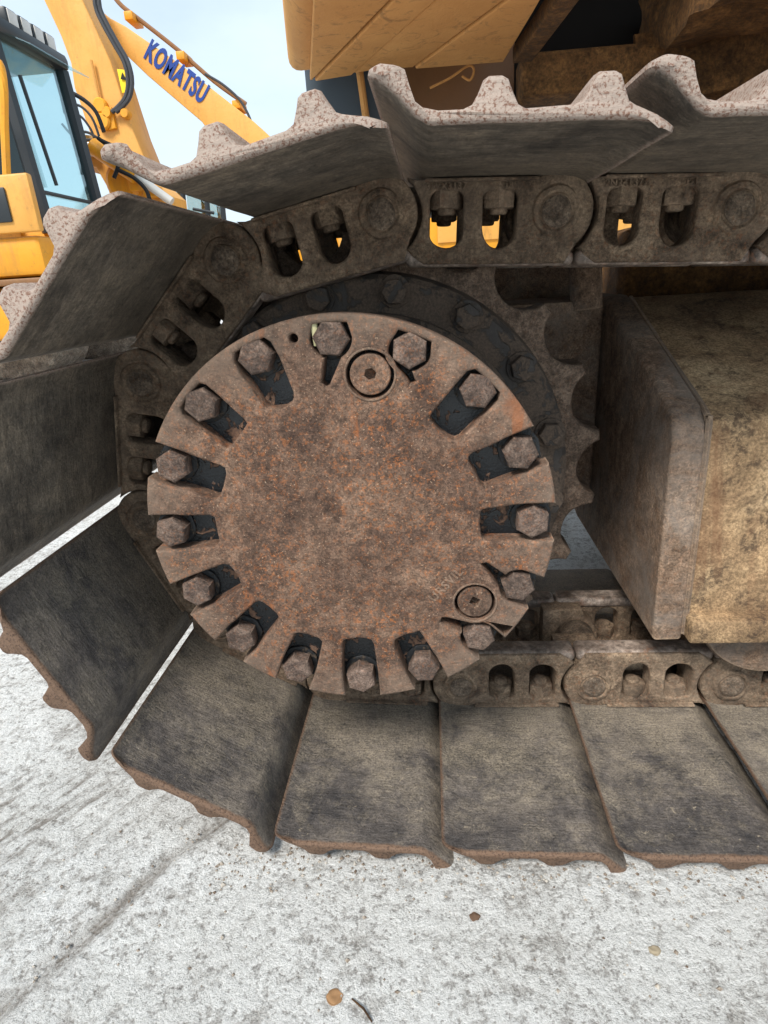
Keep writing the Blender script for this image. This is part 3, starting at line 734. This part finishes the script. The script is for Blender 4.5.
for u, v in ((128, 15), (180, 55), (236, 104)):
    q = px(u, v, Y3 + 0.1); sub_part('line_clamp', box(q.x - 0.06, q.x + 0.06, Y3 + 0.1, Y3 + 0.45, q.z - 0.05, q.z + 0.05, 0.01), 'yellow', BO)
arm_l = [(50, -20), (60, 3), (70, 24), (82, 50), (91, 75), (94, 98), (99, 112), (103, 125), (108, 140), (118, 168), (128, 205)]
arm_r = [(176, 208), (163, 172), (150, 140), (139, 106), (129, 74), (112, 36), (96, 2), (88, -20)]
AR = bg_part('arm', slab(arm_l + arm_r, Y3 - 0.25, 0.55, 0.02, Y3 - 0.75), 'yellow2', E3)
for k, o_ in enumerate((0.0, 4.0)):
    pp = [px(u + o_, v, Y3 - 0.82) for u, v in [(94, -10), (96, 8), (103, 24), (114, 44), (124, 62), (128, 80), (126, 96), (119, 106), (112, 112)]]
    sub_part('hose', tube(smooth_path(pp, 5), 0.028, 8), 'grey', AR)
sub_part('warning_sign', slab([(117, 69), (126, 70), (131, 92), (122, 93)], Y3 - 0.78, 0.02, 0.003), 'signyellow', AR)
sub_part('warning_triangle', slab([(120.5, 79), (126.5, 80), (122, 72)], Y3 - 0.80, 0.01, 0.001), 'black', AR)
sub_part('rib_bar', tube([px(91, 60, Y3 - 0.8), px(100, 104, Y3 - 0.8)], 0.018, 6), 'yellow2', AR)
for u, v, r in ((101, 106, 0.09), (108, 113, 0.07), (126, 114, 0.06), (104, 122, 0.1)):
    q = px(u, v, Y3 - 0.78); sub_part('pin_boss', tr(lathe([(0, -0.06), (r * 0.8, -0.06), (r, -0.04), (r, 0.05), (0, 0.05)], 20), Matrix.Translation(q)), 'yellow', AR)
for u in (97, 104): sub_part('link_bracket', slab([(u, 108), (u + 7, 107), (u + 12, 128), (u + 5, 130)], Y3 - 0.80, 0.08, 0.01), 'yellow', AR)
# cab of the same machine
CB = bg_part('cab', slab([(166, 205), (238, 224), (238, 250), (160, 240)], Y3 - 1.2, 1.1, 0.03), 'yellow', E3)
for (a, b) in (((166, 185), (181, 190)), ((186, 191), (205, 198)), ((209, 199), (221, 204))):
    q = [(a[0], a[1]), (b[0], b[1]), (b[0] + 2, b[1] + 24), (a[0] + 2, a[1] + 24)]
    sub_part('window_pane', slab(q, Y3 - 1.22, 0.01, 0.001), 'glass', CB)
for (u, v) in ((164, 183), (182.5, 190), (206.5, 198), (222.5, 205)):
    sub_part('pillar', tube([px(u, v, Y3 - 1.2), px(u + 3, v + 30, Y3 - 1.2)], 0.035, 6), 'cabblack', CB)
    sub_part('pillar', tube([px(u - 4, v - 4, Y3 - 0.2), px(u - 1, v + 26, Y3 - 0.2)], 0.035, 6), 'cabblack', CB)
sub_part('cab_roof', slab([(162, 176), (226, 199), (226, 206), (162, 184)], Y3 - 1.25, 1.15, 0.02), 'cabblack', CB)
sub_part('handrail', tube([px(193, 209, Y3 - 1.3), px(214, 213, Y3 - 1.3)], 0.02, 6), 'cabblack', CB)
# house, counterweight, tracks (seen through the links)
HB = bg_part('house', box(-2.2, 4.4, Y3 - 0.5, Y3 + 1.9, 0.55, 1.65, 0.06), 'yellow', E3)
sub_part('engine_hood', box(0.6, 4.3, Y3 - 0.2, Y3 + 1.8, 1.65, 2.0, 0.06), 'yellow2', HB)
for x in (-1.2, 0.2, 1.6, 3.0): sub_part('side_door', box(x, x + 1.25, Y3 - 0.53, Y3 - 0.49, 0.7, 1.5, 0.01), 'yellow2', HB)
bg_part('track', track_loop(-2.2, 3.6, Y3 - 0.7, Y3 - 0.1), 'track', E3)
bg_part('track', track_loop(-2.2, 3.6, Y3 + 1.6, Y3 + 2.2), 'track', E3)
bg_part('bucket', slab([(128, 205), (176, 208), (190, 240), (170, 262), (130, 255)], Y3 - 0.6, 0.9, 0.02, Y3 - 0.9), 'dark', E3)

# --- excavator with the cab at the left
XF = -3.27
E2 = empty('excavator', (-5.0, 5.4, GZ), 'yellow excavator with glazed black cab and row of work lights on its roof', 'excavator', 'yellow excavators parked behind')
yn, yf_ = 4.87, 5.86; zt = 2.30; zb = 0.88
CA = bg_part('cab', box(XF - 1.5, XF, yn, yf_, 0.40, zb, 0.04), 'yellow', E2)
def bar(a, b, w, name='pillar', mat='cabblack'): return sub_part(name, tube([a, b], w, 6), mat, CA)
for (x, y, w) in ((XF, yf_, 0.07), (XF, yn, 0.06), (XF - 0.72, yn, 0.05), (XF - 1.45, yn, 0.06), (XF - 1.45, yf_, 0.06)):
    top_x = x - 0.10 if x == XF else x
    bar((x, y, zb - 0.05), (top_x, y, zt), w)
sub_part('cab_roof', box(XF - 1.55, XF - 0.02, yn - 0.06, yf_ + 0.06, zt, zt + 0.14, 0.05), 'cabblack', CA)
sub_part('windshield', hexa([(XF + 0.01, yn + 0.05, zb + 0.03), (XF + 0.01, yf_ - 0.05, zb + 0.03), (XF - 0.09, yf_ - 0.05, zt), (XF - 0.09, yn + 0.05, zt)], [(XF, yn + 0.05, zb + 0.03), (XF, yf_ - 0.05, zb + 0.03), (XF - 0.10, yf_ - 0.05, zt), (XF - 0.10, yn + 0.05, zt)]), 'glass', CA)
sub_part('side_window', box(XF - 0.70, XF - 0.06, yn - 0.012, yn - 0.004, zb, zt, 0), 'glass_dark', CA)
sub_part('side_window', box(XF - 1.43, XF - 0.74, yn - 0.012, yn - 0.004, zb, zt, 0), 'glass_dark', CA)
sub_part('rear_window', box(XF - 1.46, XF - 1.45, yn + 0.05, yf_ - 0.05, zb + 0.35, zt, 0), 'glass', CA)
sub_part('cross_bar', tube([(XF + 0.0, yn, zb + 0.28), (XF + 0.0, yf_, zb + 0.28)], 0.018, 6), 'cabblack', CA)
sub_part('wiper', tube([(XF + 0.04, yn + 0.22, zb + 0.35), (XF - 0.03, yn + 0.16, zt - 0.25)], 0.016, 6), 'cabblack', CA)
sub_part('seat', join(box(XF - 1.1, XF - 0.6, yn + 0.22, yf_ - 0.25, zb - 0.1, zb + 0.2, 0.06), box(XF - 1.25, XF - 1.05, yn + 0.22, yf_ - 0.25, zb + 0.1, zb + 0.85, 0.06)), 'black', CA)
sub_part('sun_visor', hexa([(XF - 0.1, yn + 0.1, zt + 0.06), (XF - 0.1, yf_, zt + 0.06), (XF + 0.16, yf_ + 0.02, zt - 0.06), (XF + 0.16, yn + 0.1, zt - 0.06)], [(XF - 0.1, yn + 0.1, zt + 0.05), (XF - 0.1, yf_, zt + 0.05), (XF + 0.16, yf_ + 0.02, zt - 0.07), (XF + 0.16, yn + 0.1, zt - 0.07)]), 'glass', CA)
LB = bg_part('light_bar', tube([(XF - 0.14, yn - 0.05, zt + 0.16), (XF - 0.14, yf_ - 0.02, zt + 0.16)], 0.03, 8), 'cabblack', E2)
for k in range(4):
    y = yn + 0.20 + k * 0.182
    sub_part('work_light', box(XF - 0.20, XF - 0.05, y, y + 0.168, zt + 0.10, zt + 0.25, 0.025), 'cabblack', LB)
    sub_part('lens', box(XF - 0.055, XF - 0.042, y + 0.022, y + 0.146, zt + 0.118, zt + 0.232, 0.006), 'lens', LB)
H2 = bg_part('house', box(-7.6, XF - 0.25, 4.2, 6.6, 0.16, 0.78, 0.06), 'yellow', E2)
sub_part('access_step', box(XF - 0.95, XF - 0.05, 4.15, 4.85, -0.02, 0.34, 0.06), 'yellow', H2)
sub_part('front_panel', box(XF - 0.9, XF - 0.25, 4.30, 4.88, 0.34, 0.98, 0.05), 'yellow2', H2)
sub_part('step_lip', box(XF - 0.35, XF + 0.08, 4.4, 4.9, 0.24, 0.34, 0.04), 'yellow2', H2)
h0, h1 = px(7, 180, 4.45), px(2, 72, 4.45)
sub_part('handrail', tube(smooth_path([h0, h0.lerp(h1, 0.5), h1, h1 + Vector((-0.1, 0, 0.08)), h1 + Vector((-0.6, 0, 0.08))], 5), 0.030, 8), 'yellow', H2)
sub_part('hose', tube(smooth_path([(XF - 0.45, 4.38, 1.15), (XF - 0.28, 4.34, 1.08), (XF - 0.22, 4.34, 0.85), (XF - 0.26, 4.34, 0.6)], 5), 0.03, 8), 'black', H2)
a, b, c_, d_ = px(42, 252, 4.2), px(20, 277, 4.2), px(20, 236, 4.2), px(26, 172, 4.15)
sub_part('side_skirt', box(a.x - 2.2, a.x, 4.2, 4.8, b.z, c_.z, 0.05), 'yellow', H2)
sub_part('lower_trim', box(a.x - 2.2, a.x - 0.05, 4.18, 4.75, b.z - 0.06, b.z - 0.012, 0.01), 'brownsteel', H2)
sub_part('service_door', box(a.x - 2.2, d_.x, 4.15, 4.22, c_.z + 0.02, d_.z, 0.02), 'yellow2', H2)
sub_part('grille', box(a.x - 2.2, px(4, 200, 4.1).x, 4.13, 4.149, px(4, 222, 4.1).z, px(4, 186, 4.1).z, 0.01), 'cabblack', H2)
bg_part('track', track_loop(-7.6, -3.3, 4.6, 5.2), 'track', E2)
bg_part('track', track_loop(-7.6, -3.3, 6.2, 6.8), 'track', E2)
# its boom foot beside the cab, with lamp and hoses
YB = 6.6
BF = bg_part('boom', slab([(74, 133), (90, 135), (104, 150), (118, 162), (134, 172), (152, 180), (170, 196), (172, 214), (150, 212), (126, 206), (112, 196), (104, 182), (96, 168), (88, 164), (80, 168), (76, 158)], YB, 0.5, 0.02), 'yellow2', E2)
q = px(124, 182, YB - 0.04); sub_part('pin_boss', tr(lathe([(0, -0.05), (0.16, -0.05), (0.20, -0.02), (0.20, 0.08), (0, 0.08)], 24), Matrix.Translation(q)), 'yellow', BF)
q = px(88, 149, YB - 0.06); sub_part('work_light', box(q.x - 0.07, q.x + 0.07, q.y - 0.05, q.y + 0.05, q.z - 0.07, q.z + 0.06, 0.02), 'lens', BF)
for pts in ([(58, 78), (66, 84), (74, 100), (77, 118), (78, 132)], [(66, 104), (80, 106), (92, 118), (99, 136)], [(66, 112), (80, 116), (90, 128), (94, 138)], [(72, 134), (86, 132), (98, 138), (106, 142)], [(62, 124), (76, 138), (96, 140)]):
    sub_part('hose', tube(smooth_path([px(u, v, YB - 0.1) for u, v in pts], 5), 0.014, 6), 'grey', BF)
sub_part('hydraulic_cylinder', tube([px(92, 146, YB - 0.2), px(136, 176, YB - 0.2)], 0.085, 14), 'yellow', BF)
sub_part('cylinder_rod', tube([px(136, 176, YB - 0.2), px(172, 202, YB - 0.2)], 0.045, 12), 'lens', BF)
for pts in ([(98, 138), (112, 150), (118, 164), (114, 178)], [(104, 142), (124, 152), (134, 166)], [(70, 92), (84, 100), (96, 112), (104, 132)], [(118, 170), (134, 178), (146, 190), (150, 202)]):
    sub_part('hose', tube(smooth_path([px(u, v, YB - 0.3) for u, v in pts], 5), 0.022, 6), 'black', BF)
for u, v in ((140, 186), (112, 158), (154, 192)):
    q = px(u, v, YB - 0.05); sub_part('bracket', box(q.x - 0.09, q.x + 0.09, q.y - 0.1, q.y + 0.05, q.z - 0.06, q.z + 0.05, 0.02), 'yellow', BF)
q = px(65, 97, YB - 0.15); sub_part('mirror_bracket', box(q.x - 0.05, q.x + 0.05, q.y - 0.03, q.y + 0.03, q.z - 0.16, q.z + 0.08, 0.02), 'cabblack', BF)

# ------------------------------------------------------------------ small things on the concrete
def on_ground(u, v):
    d = CR @ Vector(((u - 384) / FPX, 1, -(v - 512) / FPX)); t = (GZ - CAM[2]) / d[2]; return CAM + d * t
def pebble(u, v, r, col, name, label, cat, flat=0.5):
    p = on_ground(u, v); bm = bmesh.new(); bmesh.ops.create_icosphere(bm, subdivisions=3, radius=r)
    for w in bm.verts: w.co = Vector((w.co.x * 1.2, w.co.y, w.co.z * flat)) + mnoise.noise_vector(w.co / r * 1.3 + Vector((u, v, 0))) * r * 0.3
    me = mesh_of(bm); finish(me, None, 60)
    mt = NT(label); vv = mt.coord(True); me.materials.append(mt.done(mt.mix(mt.noise(vv, 150, 4, 0.7), col, tuple(c * 0.6 for c in col[:3]) + (1,)), 0.9))
    o = link_obj(name, me); o.location = (p.x, p.y, GZ + r * flat * 0.35); tag(o, label, cat); return o
pebble(335, 997, 0.0072, srgb(150, 116, 82), 'clay_crumb', 'small orange clay crumb on the pale concrete at the bottom', 'crumb', 0.16)
pebble(475, 917, 0.005, srgb(104, 82, 66), 'rust_flake', 'tiny brown rust flake on concrete below the lower shoes', 'flake', 0.35)
pebble(655, 951, 0.005, srgb(158, 146, 124), 'dry_leaf_scrap', 'small dry straw-coloured scrap on concrete at the lower right', 'scrap', 0.25)
a, b = on_ground(352, 1000), on_ground(372, 1023)
tw = tube([(a.x, a.y, GZ + 0.002), ((a.x + b.x) / 2 + .002, (a.y + b.y) / 2, GZ + 0.004), (b.x, b.y, GZ + 0.002)], [0.0008, 0.0012, 0.0009], 6)
finish(tw, 'belly'); tag(link_obj('twig', tw), 'thin dark twig lying beside the orange clay crumb', 'twig')

gv = []; gf = []
for i in range(900):
    if i < 620: u, v = random.uniform(120, 790), 0; p = Vector((random.uniform(-0.25, 0.62), NEAR - abs(random.gauss(0, 0.022)) - 0.004 + random.uniform(0, 0.05), 0))
    else: p = Vector((random.uniform(-0.6, 0.6), random.uniform(-0.52, -0.2), 0))
    r = random.uniform(0.0008, 0.0026) * (1.5 if random.random() < 0.06 else 1)
    b = len(gv); z0 = GZ + r * 0.3
    for dx, dy, dz in ((1, 0, 0), (0, 1, 0), (-1, 0, 0), (0, -1, 0), (0, 0, 0.9), (0, 0, -1)):
        gv.append((p.x + r * dx * random.uniform(0.6, 1.3), p.y + r * dy * random.uniform(0.6, 1.3), z0 + r * dz * random.uniform(0.6, 1.2)))
    for a_, b_ in ((0, 1), (1, 2), (2, 3), (3, 0)): gf += [(b + a_, b + b_, b + 4), (b + b_, b + a_, b + 5)]
me = bpy.data.meshes.new('grit'); me.from_pydata(gv, [], gf)
kk = NT('loose grit'); me.materials.append(kk.done(kk.ramp(kk.noise(kk.coord(True), 90, 3), [(0.35, srgb(96, 82, 70)), (0.5, srgb(140, 130, 118)), (0.65, srgb(178, 172, 162))]), 0.95))
gg = link_obj('grit', me); tag(gg, 'loose brown and grey grit scattered on concrete below the shoes', 'grit', kind='stuff')
